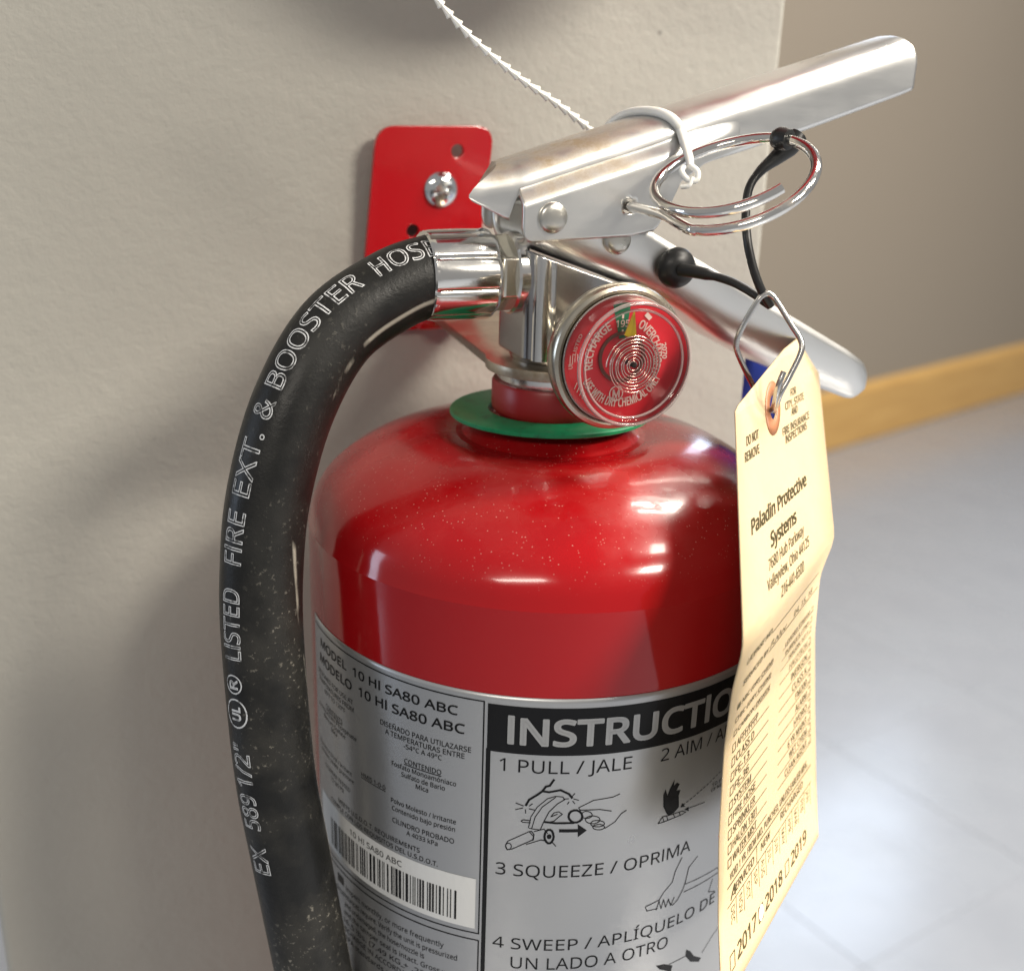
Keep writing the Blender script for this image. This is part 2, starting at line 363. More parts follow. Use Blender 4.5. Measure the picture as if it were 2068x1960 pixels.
# ================================================================== SETTING
def rounded_rect(x0,y0,x1,y1,r,n=6):
    P = []
    for cx,cy,a in ((x1-r,y1-r,0),(x0+r,y1-r,90),(x0+r,y0+r,180),(x1-r,y0+r,270)):
        for i in range(n+1):
            t = math.radians(a+90*i/n); P.append((cx+r*math.cos(t), cy+r*math.sin(t)))
    return P
def prism(b, P, z0, z1, mi=0):
    n = len(P); f0 = z0 if callable(z0) else (lambda x,y: z0); f1 = z1 if callable(z1) else (lambda x,y: z1)
    V = [(x,y,f0(x,y)) for x,y in P]+[(x,y,f1(x,y)) for x,y in P]
    b.add(V, [(i,(i+1)%n,n+(i+1)%n,n+i) for i in range(n)]+[tuple(range(n))[::-1], tuple(range(n,2*n))], mi); return b
b = MB(); prism(b, rounded_rect(-15.75, 8, 11.62, 34, .3), -H+.25, 178)
wall = b.build('wall', m_wall, kind='structure')
# floor slab with vinyl tiles lying on it
b = MB(); b.box((-420,-420,-H-4),(520,520,-H)); floor = b.build('floor', m_grout, kind='structure', angle=0)
ts, ta = 30.5, math.radians(12.0); tc, tn = math.cos(ta), math.sin(ta)
bm_ = MB(); g = .03; bv = .05
V = [(g,g,0),(ts-g,g,0),(ts-g,ts-g,0),(g,ts-g,0)]; Vt = [(g+bv,g+bv,.08),(ts-g-bv,g+bv,.08),(ts-g-bv,ts-g-bv,.08),(g+bv,ts-g-bv,.08)]
bm_.add(V+Vt, [(0,1,5,4),(1,2,6,5),(2,3,7,6),(3,0,4,7),(4,5,6,7)])
tile_me = None
cells = sorted([(i,j) for i in range(-9,14) for j in range(-9,12)], key=lambda c: (c[0]-2.5)**2+(c[1]-1.5)**2)[:296]
for i,j in cells:
    ox, oy = 60.09+ts*(i*tc-j*tn), 47.5+ts*(i*tn+j*tc)
    if tile_me is None:
        me = bpy.data.meshes.new('tile'); me.from_pydata([(x*.01,y*.01,z*.01) for x,y,z in bm_.v], [], bm_.f); me.materials.append(m_tile); tile_me = me
    o = bpy.data.objects.new('tile', tile_me); COL.objects.link(o); o.parent = floor
    o.location = (ox*.01, oy*.01, 0.0); o.rotation_euler = (0,0,ta+(PI/2 if (i*7+j*3)%2 else 0)*0)
# far wall with its wooden baseboard
fd = np.array([.94533749,.32609358]); fn = np.array([.32609358,-.94533749]); f0 = np.array([185.83,207.8])
def fw(s, d): p = f0+fd*s+fn*d; return (p[0],p[1])
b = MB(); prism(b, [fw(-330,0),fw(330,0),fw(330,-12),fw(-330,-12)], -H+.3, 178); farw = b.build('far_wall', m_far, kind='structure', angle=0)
b = MB()
n0 = [(0.0,0),(1.6,0),(1.6,13.6),(1.1,14.8),(.2,15.6),(0.0,15.6)]
for s in (-328,328):
    b.v += [(*fw(s, d+.02), -H+.32+z) for d,z in n0]
k = len(n0); b.f = [(i,(i+1)%k,k+(i+1)%k,k+i) for i in range(k)]+[tuple(range(k)),tuple(range(k,2*k))[::-1]]; b.m = [0]*len(b.f)
b.build('baseboard', m_wood, farw, angle=0)
# unseen round block added above the frame to cast the soft shade at top
t = thing('shade_block', 'unseen red round block added above the bracket to cast shade on the wall', 'shade block', (3.9,8,12.9))
b = MB(); b.lathe([(0,0),(2.4,0),(2.4,2.6),(6.3,2.8),(6.6,3.6),(6.6,7.5),(6.1,8.3),(4.5,8.5),(0,8.6)], 48, (3.9,7.98,12.9), (0,-1,0)); b.build('block_drum', m_redplate, t)

# ================================================================== WALL BRACKET
t = thing('wall_bracket', 'red enamelled hanging bracket screwed to the beige wall', 'bracket', (-.9,8,-4.3))
def yb(z): return 7.35+(-1.2-z)/6.25*.4
def quad2(cx): pass
# outline in (x, z); sheet leans out a little at the top
TLc,TRc,BRc,BLc = (-2.75,-1.22),(.97,-1.17),(.42,-7.45),(-3.28,-7.42)
def rc(P, r, n=6):
    out = []
    for i in range(len(P)):
        a,b_,c_ = np.array(P[i-1]),np.array(P[i]),np.array(P[(i+1)%len(P)])
        d0 = (a-b_)/np.linalg.norm(a-b_); d1 = (c_-b_)/np.linalg.norm(c_-b_)
        p0,p1 = b_+d0*r, b_+d1*r
        for k in range(n+1):
            u = k/n; out.append(tuple((1-u)**2*p0+2*u*(1-u)*b_+u*u*p1))
    return out
loops = [rc([TLc,TRc,BRc,BLc], .62)] + [circ(c_, r_, 20) for c_,r_ in (((-.21,-1.92),.20),((-1.58,-4.31),.20))]
V,F = flat(loops); b = MB(); b.add([(x,yb(z),z) for x,z in V], F); pl = b.build('plate', m_redplate, t, angle=0, solid=.22, off=0, bevel=.09)
b = MB()                                                         # rolled side lips that reach back to the wall
V2 = [(-1.2,7.99,-6.9),(.0,7.99,-6.9),(.0,7.0,-7.0),(-1.2,7.0,-7.0)]
b.box((-1.55,6.9,-7.32),(-.15,7.98,-7.02)); b.build('hook', m_redplate, t, bevel=.08)
b = MB(); V = []; F = []; nr, na = 16, 64                          # pan-head screw with a cross recess
for i in range(nr+1):
    r_ = .53*i/nr
    for k in range(na):
        a = 2*PI*k/na+.35; x,y = r_*math.cos(a), r_*math.sin(a); xr,yr = r_*math.cos(a-.35), r_*math.sin(a-.35)
        h = .30*math.sqrt(max(0,1-(r_/.56)**2))
        if (abs(xr)<.062 and abs(yr)<.27) or (abs(yr)<.062 and abs(xr)<.27): h -= .13
        V.append((-.71+x, 7.40-h, -3.06+y))
for i in range(nr):
    for k in range(na): F.append((i*na+k,i*na+(k+1)%na,(i+1)*na+(k+1)%na,(i+1)*na+k))
b.add(V,F); b.lathe([(.50,0),(.53,.0),(.53,.12)],64,(-.71,7.44,-3.06),(0,-1,0)); b.build('screw', m_screw, t, angle=50)
b = MB(); b.add([],[])
p = Print(); p.text('DC', -1.80, -1.05, -2.62, .42, bold=.0); p.text('2 4', -.62, .28, -4.20, .40)
p.build('embossing', lambda P: np.stack([P[:,0], yb(P[:,1])-.118, P[:,1]],1), m_redplate, t)

# ================================================================== FIRE EXTINGUISHER
ext = thing('fire_extinguisher', 'red dry chemical fire extinguisher hanging on the wall bracket, silver instruction label', 'fire extinguisher', (0,0,-52))
R = 6.5
prof = [(0,-51.5),(5.2,-51.5),(6.2,-51.0),(R,-50)] + [(R,z) for z in (-40,-30,-20,-14,-12,-11.25)] + [(p_[0],p_[1]) for p_ in catmull([(6.5,-11.02,0),(6.34,-10.46,0),(6.02,-9.97,0),(5.5,-9.53,0),(5.0,-9.22,0),(4.5,-8.99,0),(4.0,-8.82,0),(3.5,-8.71,0),(3.1,-8.67,0)],5)] + [(2.8,-8.70),(2.55,-8.74),(2.38,-8.72),(2.22,-8.62),(2.05,-8.46),(1.85,-8.36),(1.6,-8.33),(1.46,-8.26),(1.42,-8.1),(1.42,-7.6),(0,-7.6)]
b = MB(); b.lathe(prof, 128); shell = b.build('cylinder_shell', m_red, ext, angle=13)
# --- label wrapped on the cylinder: u runs round the cylinder from the front, z is height
def cylmap(r): return lambda P: np.stack([(r+P[:,2])*np.cos(P[:,0]/R-PI/2), (r+P[:,2])*np.sin(P[:,0]/R-PI/2), P[:,1]],1)
b = MB(); us = np.linspace(-10.3,10.3,90); rl = R+.012
b.grid(lambda u,z: (rl*math.cos(u/R-PI/2), rl*math.sin(u/R-PI/2), z), us, [-13.17,-13.3,-18,-24,-32,-42])
lab = b.build('nameplate', m_label, ext, angle=60, solid=.016, off=0)
INK,FOIL,WHT = 0,1,2
p = Print()
p.rect(-3.93,-14.66,8.6,-13.41,INK); p.rect(-3.95,-40,-3.84,-14.6,INK)
for a,c_ in (((-10.19,-13.38),(-4.02,-13.38)),((-4.02,-13.38),(-4.02,-19.95)),((-4.02,-19.95),(-9.6,-20.02)),((-9.4,-20.19),(-4.02,-20.16)),((-4.02,-20.16),(-4.02,-34))): p.poly([a,c_], .035, INK)
p.text('1 PULL / JALE', -3.62,-.46,-15.15,.34,.0); p.text('2 AIM / APUNTE', .31,3.9,-15.12,.34,.0)
p.text('3 SQUEEZE / OPRIMA', -3.64,1.50,-18.07,.34,.0); p.text('4 SWEEP / APLÍQUELO DE', -3.66,2.72,-20.26,.33,.0); p.text('UN LADO A OTRO', -3.19,1.02,-20.85,.35,.0)
p.text('MODEL  10 HI SA80 ABC', -9.72,-4.66,-13.87,.235,.012); p.text('MODELO  10 HI SA80 ABC', -9.80,-4.48,-14.33,.245,.012)
def center(lines, cx, z, h, x=1.0, b=.004):
    for s,dz in lines: p.text(s, cx, x, z-dz, h, b, align='c')
p.text('DISEÑADO PARA UTILAZARSE',-6.86,-4.31,-14.80,.14,.004); p.text('A TEMPERATURAS ENTRE',-6.70,-4.47,-15.0,.14,.004); p.text('-54°C A 49°C',-6.12,-5.05,-15.19,.13,.004)
p.text('CONTENIDO',-6.10,-5.06,-15.60,.135,.004); p.poly([(-6.1,-15.635),(-5.06,-15.635)],.022)
p.text('Fosfato Monoamóniaco',-6.49,-4.67,-15.81,.13,.004); p.text('Sulfato de Bario',-6.19,-4.96,-16.01,.13,.004); p.text('Mica',-5.76,-5.41,-16.2,.13,.004)
p.text('Polvo Molesto / Irritante',-6.52,-4.66,-16.88,.13,.004); p.text('Contenido bajo presión',-6.49,-4.68,-17.1,.13,.004)
p.text('CILINDRO PROBADO',-6.48,-4.70,-17.45,.14,.004); p.text('A 4033 kPa',-6.04,-5.14,-17.65,.13,.004)
p.text('MEETS U.S.D.O.T. REQUIREMENTS',-8.75,-5.64,-18.03,.135,.004); p.text('CUMPLE CON LOS REQUISITOS DEL U.S.D.O.T.',-9.2,-5.13,-18.25,.135,.004)
p.text('HMIS 1-0-0',-7.60,-6.71,-16.63,.13,.004); p.poly([(-7.6,-16.665),(-6.71,-16.665)],.02)
p.text('DESIGNED FOR USE AT',-10.0,-7.91,-14.72,.13,.002); p.text('TEMPERATURES FROM',-9.95,-7.88,-14.93,.13,.002); p.text('-65°F TO 120°F',-9.55,-8.28,-15.13,.12,.002)
p.text('CONTENTS',-9.43,-8.43,-15.53,.125,.002); p.poly([(-9.4,-15.565),(-8.45,-15.565)],.02)
p.text('Ammonium Phosphate',-10.0,-7.78,-15.72,.12,.002); p.text('Barium Sulfate',-9.6,-8.3,-15.9,.12,.002); p.text('Mica',-9.1,-8.75,-16.07,.12,.002)
p.text('Nuisance Dust / Irritant',-10.0,-8.02,-16.86,.12,.002); p.text('Contents under pressure',-10.0,-7.94,-17.05,.12,.002)
p.text('CYLINDER TESTED',-9.6,-8.12,-17.40,.12,.002); p.text('TO 585 PSI',-9.2,-8.45,-17.6,.12,.002)
# sticker with bar code
p.rect(-9.95,-19.82,-4.12,-18.33,WHT)
q_ = len(p.V)
p2 = Print(); p2.text('10 HI SA80 ABC',-8.15,-6.18,-18.68,.17,.004)
x = -9.25; rr = random.Random(4)
while x < -4.62:
    w = rr.choice((.028,.028,.055,.08)); p2.rect(x,-19.66,min(x+w,-4.58),-18.8,0); x += w+rr.choice((.03,.03,.055,.085))
lines = ['Inspect monthly, or more frequently','when circumstances require. Verify the unit is pressurized','and undamaged, the hose/nozzle is','and the tamper seal is intact. Gross weight','16.5 lbs. (7.49 KG + .23 KG)','RECHARGE IN ACCORDANCE WITH','NFPA standards after any use']
for i,s in enumerate(lines):
    z = -20.66-.28*i; u0 = -8.42-.05*i
    if i == 1: u0 = -9.55
    p.text(s, u0, {0:-4.94,1:-4.57,2:-5.5,3:-4.3,4:-4.9,5:-5.0,6:-5.2}[i], z, .16, .002)
p.rect(-8.9,-20.62,-8.56,-20.36,INK); p.poly([(-6.23,-21.80),(-6.11,-21.80)],.02)
THIN=[[(-3.41,-17.2),(-3.36,-17.09),(-2.86,-16.77),(-2.75,-16.9),(-2.77,-17.0),(-3.25,-17.3),(-3.37,-17.34),(-3.41,-17.23)],[(-3.27,-17.23),(-3.28,-17.27),(-3.29,-17.31),(-3.32,-17.33),(-3.35,-17.33),(-3.38,-17.32),(-3.4,-17.29),(-3.41,-17.25),(-3.41,-17.21),(-3.39,-17.17),(-3.36,-17.15),(-3.33,-17.15),(-3.3,-17.16),(-3.28,-17.19),(-3.27,-17.23)],[(-2.86,-16.77),(-2.8,-16.76),(-2.74,-16.85),(-2.75,-17.0),(-2.81,-17.02)],[(-2.88,-16.66),(-2.83,-16.35),(-2.69,-16.07),(-2.46,-15.83),(-2.27,-15.76),(-2.1,-15.78),(-2.05,-15.85),(-2.22,-15.97),(-2.41,-16.2),(-2.52,-16.47),(-2.6,-16.71),(-2.86,-16.68)],[(-2.8,-16.67),(-2.73,-16.35),(-2.57,-16.06),(-2.27,-15.79)],[(-2.74,-16.76),(-2.51,-16.68),(-2.42,-16.8)],[(-2.92,-17.14),(-2.57,-16.99),(-2.49,-17.01)],[(-2.3,-17.05),(-2.21,-17.16)],[(-2.36,-16.33),(-2.29,-16.22),(-2.18,-16.19),(-2.09,-16.26),(-2.17,-16.33),(-2.28,-16.45),(-2.36,-16.47)],[(-2.36,-16.33),(-2.21,-16.26)],[(-3.06,-16.49),(-3.02,-16.45),(-2.85,-16.46)],[(-3.06,-16.49),(-3.02,-16.52),(-2.84,-16.52)],[(-0.72,-15.81),(-0.88,-15.87),(-1.36,-15.91),(-1.71,-16.09),(-1.67,-16.16),(-1.19,-16.18),(-0.9,-16.26)],[(-0.52,-16.3),(-0.64,-16.37),(-0.79,-16.58),(-1.03,-16.73)],[(-1.37,-16.31),(-1.38,-16.36),(-1.42,-16.39),(-1.47,-16.4),(-1.53,-16.4),(-1.58,-16.38),(-1.61,-16.34),(-1.63,-16.29),(-1.62,-16.25),(-1.59,-16.22),(-1.54,-16.2),(-1.48,-16.21),(-1.43,-16.23),(-1.39,-16.27),(-1.37,-16.31)],[(-1.17,-16.47),(-1.19,-16.52),(-1.24,-16.55),(-1.31,-16.57),(-1.39,-16.56),(-1.46,-16.53),(-1.51,-16.49),(-1.53,-16.44),(-1.52,-16.39),(-1.47,-16.36),(-1.4,-16.34),(-1.32,-16.35),(-1.24,-16.38),(-1.19,-16.42),(-1.17,-16.47)],[(-1.05,-16.6),(-1.07,-16.64),(-1.11,-16.66),(-1.18,-16.67),(-1.26,-16.66),(-1.33,-16.64),(-1.38,-16.6),(-1.4,-16.56),(-1.38,-16.52),(-1.34,-16.49),(-1.27,-16.48),(-1.19,-16.49),(-1.12,-16.52),(-1.07,-16.55),(-1.05,-16.6)],[(-1.04,-16.7),(-1.06,-16.73),(-1.1,-16.75),(-1.15,-16.76),(-1.22,-16.75),(-1.28,-16.73),(-1.32,-16.7),(-1.34,-16.66),(-1.33,-16.63),(-1.29,-16.61),(-1.23,-16.6),(-1.16,-16.6),(-1.1,-16.63),(-1.06,-16.66),(-1.04,-16.7)],[(-3.2,-16.0),(-3.02,-16.06)],[(-3.2,-16.18),(-3.03,-16.12)],[(-2.88,-16.13),(-2.75,-16.16)],[(-2.97,-16.16),(-2.96,-16.26)],[(-2.88,-16.05),(-2.81,-15.99)],[(-2.08,-15.84),(-1.96,-15.83)],[(-1.84,-15.84),(-1.72,-15.88)],[(-1.88,-15.77),(-1.82,-15.69)],[(-1.86,-15.9),(-1.81,-15.97)],[(-1.95,-15.92),(-1.98,-15.98)],[(0.39,-16.89),(0.5,-16.73),(0.69,-16.74),(1.1,-16.75),(1.22,-16.82),(1.12,-16.85),(0.8,-16.87),(0.56,-16.89),(0.39,-16.89)],[(0.5,-16.73),(0.56,-16.89)],[(0.62,-16.74),(0.67,-16.88)],[(0.82,-16.74),(0.88,-16.87)],[(0.99,-16.74),(1.05,-16.86)],[(1.24,-18.18),(1.06,-18.51),(0.99,-18.83),(0.75,-19.04),(0.64,-19.2),(0.55,-19.52)],[(1.8,-18.37),(1.51,-18.59),(1.44,-19.01),(1.36,-19.23),(1.21,-19.47),(1.06,-19.56),(0.94,-19.42)],[(0.62,-19.27),(0.7,-19.53),(0.76,-19.27)],[(0.77,-19.3),(0.84,-19.54),(0.92,-19.31)],[(0.92,-19.33),(1.0,-19.55),(1.1,-19.33)],[(0.24,-19.31),(0.6,-19.24)],[(0.22,-19.32),(0.27,-19.46),(0.59,-19.49)],[(1.45,-19.07),(2.71,-19.17)],[(1.42,-19.3),(2.74,-19.35)],[(2.41,-19.78),(2.53,-19.43)],[(2.41,-19.78),(2.7,-19.91)],[(2.71,-19.17),(2.85,-19.36),(2.74,-19.36)],[(2.4,-21.74),(2.79,-21.44),(3.18,-21.3)],[(1.14,-21.47),(1.77,-21.48)]]
THICK=[[(-2.27,-16.89),(-2.28,-16.97),(-2.31,-17.04),(-2.35,-17.08),(-2.4,-17.08),(-2.44,-17.04),(-2.48,-16.97),(-2.49,-16.89),(-2.48,-16.81),(-2.46,-16.74),(-2.41,-16.7),(-2.36,-16.7),(-2.32,-16.73),(-2.29,-16.8),(-2.27,-16.89)],[(-2.35,-16.89),(-2.36,-16.92),(-2.38,-16.93),(-2.4,-16.92),(-2.41,-16.89),(-2.4,-16.86),(-2.38,-16.85),(-2.36,-16.86),(-2.35,-16.89)],[(-2.5,-16.48),(-2.24,-16.51),(-1.81,-16.51)],[(-1.61,-16.34),(-1.62,-16.42),(-1.67,-16.47),(-1.73,-16.5),(-1.81,-16.5),(-1.87,-16.46),(-1.92,-16.4),(-1.94,-16.33),(-1.93,-16.25),(-1.89,-16.19),(-1.82,-16.16),(-1.75,-16.16),(-1.68,-16.2),(-1.63,-16.26),(-1.61,-16.34)],[(-2.33,-15.31),(-2.42,-15.47),(-2.51,-15.5),(-2.59,-15.63),(-2.7,-15.73),(-2.89,-15.88),(-2.96,-16.04)],[(-2.59,-15.63),(-2.43,-15.65),(-2.16,-15.59),(-1.96,-15.7),(-1.88,-15.81)]]
FILL=[[(-2.15,-16.68),(-1.7,-16.69),(-1.71,-16.55),(-1.48,-16.74),(-1.69,-16.92),(-1.7,-16.78),(-2.15,-16.77)],[(0.62,-16.69),(0.5,-16.44),(0.47,-16.11),(0.52,-15.94),(0.59,-16.14),(0.65,-15.97),(0.77,-15.73),(0.76,-15.91),(0.85,-15.85),(0.94,-15.92),(0.85,-16.08),(0.98,-16.1),(0.94,-16.25),(0.98,-16.59),(0.84,-16.71),(0.69,-16.74)],[(0.7,-21.33),(0.97,-21.39),(1.26,-21.56),(1.22,-21.75),(0.82,-21.49)],[(1.72,-21.27),(1.89,-21.41),(2.05,-21.65),(2.38,-21.9),(2.29,-21.98),(1.93,-21.78),(1.71,-21.48)],[(1.02,-16.62),(1.08,-16.51),(1.19,-16.65)],[(1.16,-16.74),(1.29,-16.69),(1.32,-16.83)]]
DASH=[[(1.1,-16.58),(2.42,-16.07)],[(1.25,-16.73),(1.88,-16.78)]]

for P in THIN: p.poly(P, .022)
for P in THICK: p.poly(P, .055)
for P in FILL: p.fill(P)
for P in DASH:
    a,c_ = map(np.array,P)
    for i in range(12): p.poly([tuple(a+(c_-a)*i/12), tuple(a+(c_-a)*(i+.55)/12)], .022)
p.text('10 FT', 2.08, 2.55,-16.42,.10,.01); p.text('(3 M)', 2.08, 2.5,-16.56,.09,.01)
p.build('label_print', cylmap(R+.026), [m_ink,m_foiltext,m_stick], lab, L=.45)
p2.build('barcode', cylmap(R+.032), m_ink, lab, L=.45)
p3 = Print(); p3.text('INSTRUCTIONS', -3.42,3.95,-14.38,.66,.028); p3.build('band_lettering', cylmap(R+.032), m_foiltext, lab, L=.4)
# --- neck
b = MB(); b.lathe([(1.40,-8.22),(1.50,-8.16),(1.60,-8.03),(1.615,-7.9),(1.615,-7.34),(1.57,-7.27),(1.3,-7.27)], 96); b.build('neck_collar', m_collar, ext)
b = MB(); pr_ = []
n = 96; V = []; F = []
b.lathe([(1.2,-7.3),(1.46,-7.3),(1.49,-7.22),(1.49,-6.98),(1.2,-6.98)], 96); b.build('threaded_nut', m_chrome, ext)
# hanger loop: flat ring under the valve with a strap that tapers back to the wall hook
out = []
for i in range(41):
    a = math.radians(155+ (385-155)*i/40); out.append((1.80*math.cos(a), 1.80*math.sin(a)))
out += [(.70,7.1),(.35,7.55),(-.85,7.55),(-1.15,7.1)]
V,F = flat([out]); b = MB(); b.add([(x,y,-6.83) for x,y in V],F); b.build('hanger_loop', m_dirty, ext, angle=30, solid=.26, off=0, bevel=.05)
# valve body
def vtop(x,y): return -3.76-.356*(max(x,-1.3)+1.25)
b = MB(); prism(b, rounded_rect(-1.25,-1.16,2.0,1.16,.42,8), -6.52, vtop)
b.lathe([(1.12,-6.72),(1.18,-6.6),(1.18,-6.45)],48)
# moulded rib on the front corner
b.add([],[])
V = [];
body = b.build('valve_body', m_cast, ext, angle=28, bevel=.05)
b = MB(); rib = []
for i in range(13):
    a = math.radians(180+180*i/12); rib.append((-.80+.30*math.cos(a), -1.06+.24*math.sin(a)))
prism(b, rib, -6.5, lambda x,y: vtop(x,y)-.06); b.build('corner_rib', m_chrome, body, angle=60)
# --- lower carrying handle
def ip(x, T): return float(np.interp(x,[a for a,_ in T],[c for _,c in T]))
ZU = [(-1.36,-2.75),(.9,-2.8),(1.2,-2.95),(2.17,-3.44),(8.4,-6.68),(9.1,-7.12),(9.55,-7.62),(9.72,-8.0)]
ZB = [(-1.36,-3.60),(1.2,-4.50),(2.5,-5.0),(3.5,-5.55),(4.6,-6.30),(6.2,-7.10),(8.0,-7.82),(9.2,-8.27),(9.72,-8.12)]
def hsec(x, v):
    zu,zb = ip(x,ZU),ip(x,ZB); a = PI*v
    y = -1.2*np.sign(math.cos(a))*abs(math.cos(a))**.35; w = 1 if x < 8.6 else math.sqrt(max(.12,1-((x-8.6)/1.15)**2*.8))
    return (x, y*w, zu-(zu-zb)*math.sin(a)**.75)
xs = list(np.linspace(-1.36,8.6,54))+list(np.linspace(8.75,9.72,9))
b = MB(); b.grid(hsec, xs, np.linspace(0,1,41))
hand = b.build('carry_handle', m_alu, ext, angle=40, solid=.14, off=0)
def rivet(c, r, par, ny=-1):
    b = MB(); b.lathe([(r*1.0,-.06),(r*1.0,.05),(r*.97,.08),(r*.82,.125),(r*.5,.15),(r*.2,.158),(0,.16)], 40, c, (0,ny,0)); b.build('rivet', m_rivet, par, angle=50)
rivet((1.01,-1.27,-3.52), .36, hand)
# --- squeeze lever
def zt(x): return 1.50+.298*(x-9.4)
ZL = [(-1.5,-3.05),(2.2,-2.02),(4.4,-1.42),(6.2,-.90),(9.43,.14),(9.66,.22)]
def lsec(st):
    xa,xs_,zl = st; out = []; hw = 1.05; zz = zt(xa); zs = max(zz-.60, zl+.02)
    for k in range(7): out.append((xs_, -hw, zl+(zs-zl)*k/7))
    for k in range(25):
        a = PI*k/24; s = math.sin(a); out.append((xs_+(xa-xs_)*s, -hw*np.sign(math.cos(a))*abs(math.cos(a))**.80, zs+(zz-zs)*s**.72))
    for k in range(7): out.append((xs_, hw, zs+(zl-zs)*(k+1)/7))
    return out
def shear(V):
    out = []
    for x,y,z in V:
        f = min(1,max(0,(-1.45-x)/1.1)); out.append((x+f*(y+1.05)*.50, y*(1-.12*f), z+f*(y+1.05)*.12))
    return out
st = [(-2.0,-2.73,-2.57),(-1.95,-2.5,-2.69),(-1.85,-2.2,-2.84),(-1.72,-1.95,-2.96),(-1.66,-1.80,-3.04),(-1.62,-1.70,-2.72),(-1.58,-1.60,-2.46),(-1.52,-1.52,-2.44)]
st += [(x,x,max(ip(x,ZL),zt(x)-1.12) if x < 2.2 else ip(x,ZL)) for x in np.linspace(-1.4,9.2,60)] + [(9.30,9.45,.16),(9.36,9.56,.20),(9.40,9.62,.28)]
S = [shear(lsec(s)) for s in st]; m = len(S[0]); b = MB(); b.add(S[0], [tuple(range(m))])
b.add([p_ for s in S for p_ in s], [(i*m+j,(i+1)*m+j,(i+1)*m+j+1,i*m+j+1) for i in range(len(S)-1) for j in range(m-1)])
PL = [(-1.58,-3.2),(-1.53,-3.38),(-1.45,-3.48),(-1.36,-3.52),(1.29,-3.42),(1.9,-3.30),(2.02,-3.2),(2.44,-2.48),(2.62,-2.12),(3.3,-1.70),(4.4,-1.34)]
xs = sorted(set(list(np.linspace(-1.58,4.4,76))+[a for a,_ in PL])); vs = np.linspace(0,1,28)
for sg in (-1,1):
    def pf(x,v):
        top = zt(x)-.52; bot = min(ip(x,PL), top-.05); z = top+(bot-top)*v; d = top-z
        g_ = min(1,d/.42); amp = .34*(1 if x < 2.2 else max(0,(4.4-x)/2.2)); e = min(1, max(0,(x-1.1)/1.3)); k = max(0,1-abs(d-.42)/.30)*e*.10
        y = 1.045+amp*(g_*g_*(3-2*g_))
        return (x, sg*y, z)
    V = [pf(x,v) for x in xs for v in vs]; F = []; m = len(vs); hc = np.array([1.2,-2.69]); hr = .185; rim = {}
    for i in range(len(xs)-1):
        for j in range(m-1):
            f = (i*m+j,(i+1)*m+j,(i+1)*m+j+1,i*m+j+1); cc = np.mean([(V[k][0],V[k][2]) for k in f],axis=0)
            if np.hypot(*(cc-hc)) < hr: 
                for k in f: rim[k] = rim.get(k,0)+1
                continue
            F.append(f)
    used = set(k for f in F for k in f)
    for k in rim:
        if k in used:
            d = np.array([V[k][0],V[k][2]])-hc; d = d/np.hypot(*d)*hr; V[k] = (hc[0]+d[0],V[k][1],hc[1]+d[1])
    b.add(V,F)
lev = b.build('squeeze_lever', m_lever, ext, angle=38, solid=.13, off=0)
rivet((-.84,-1.44,-2.94), .37, lev)
# --- hose
HP = [(-2.6,0,-4.47),(-3.5,0,-4.5),(-4.55,-.08,-4.85),(-5.95,-.35,-5.72),(-7.05,-.7,-7.35),(-7.75,-.95,-9.4),(-8.03,-1.1,-11.3),(-8.12,-1.35,-13.2),(-8.05,-1.8,-16.4),(-7.8,-2.1,-18.8),(-7.32,-2.4,-22.8),(-6.75,-2.6,-27.5)]
pp = catmull(HP,24)[::-1]; ss = np.r_[0,np.cumsum(np.linalg.norm(np.diff(pp,axis=0),axis=1))]; HL = ss[-1]
hose = np.stack([np.interp(np.linspace(0,HL,240),ss,pp[:,i]) for i in range(3)],1)
ext_dn = np.array([hose[0]-(hose[1]-hose[0])*k for k in range(60,0,-1)]); n_ext = len(ext_dn)
def frames(P):
    T = np.gradient(P,axis=0); T /= np.linalg.norm(T,axis=1)[:,None]; Nn = np.zeros_like(P); n = np.array([0,-1,0.])
    for i in range(len(P)):
        n = n-T[i]*(n@T[i]); n /= np.linalg.norm(n); Nn[i] = n
    return T,Nn,np.cross(T,Nn)
hT,hN,hB = frames(hose)
def hosept(s, th, r):
    x = np.clip(np.asarray(s)/HL*239,0,238.999); i = x.astype(int); f = (x-i)[:,None]; L = lambda A: A[i]*(1-f)+A[i+1]*f
    return L(hose)+np.asarray(r)[...,None]*(np.cos(th)[:,None]*L(hN)+np.sin(th)[:,None]*L(hB)) if hasattr(r,'__len__') else L(hose)+r*(np.cos(th)[:,None]*L(hN)+np.sin(th)[:,None]*L(hB))
me = bpy.data.meshes.new('hose'); na = 48; eb = base_of(ext); V = []; F = []; UV = []
for i in range(240):
    for k in range(na):
        a = 2*PI*k/na; p_ = hose[i]+1.0*(math.cos(a)*hN[i]+math.sin(a)*hB[i]); V.append(Vector(W(p_))-eb)
for i in range(239):
    for k in range(na):
        F.append((i*na+k,i*na+(k+1)%na,(i+1)*na+(k+1)%na,(i+1)*na+k)); u0,u1 = i*HL/239,(i+1)*HL/239; UV += [(u0,k/na),(u0,(k+1)/na),(u1,(k+1)/na),(u1,k/na)]
F.append(tuple(range(na))[::-1]); UV += [(0,0)]*na
me.from_pydata(V,[],F); uvl = me.uv_layers.new(name='UVMap'); uvl.data.foreach_set('uv',[c_ for u in UV for c_ in u]); me.materials.append(m_hose)
me.polygons.foreach_set('use_smooth',[True]*len(F)); ho = bpy.data.objects.new('hose',me); COL.objects.link(ho); ho.parent = ext
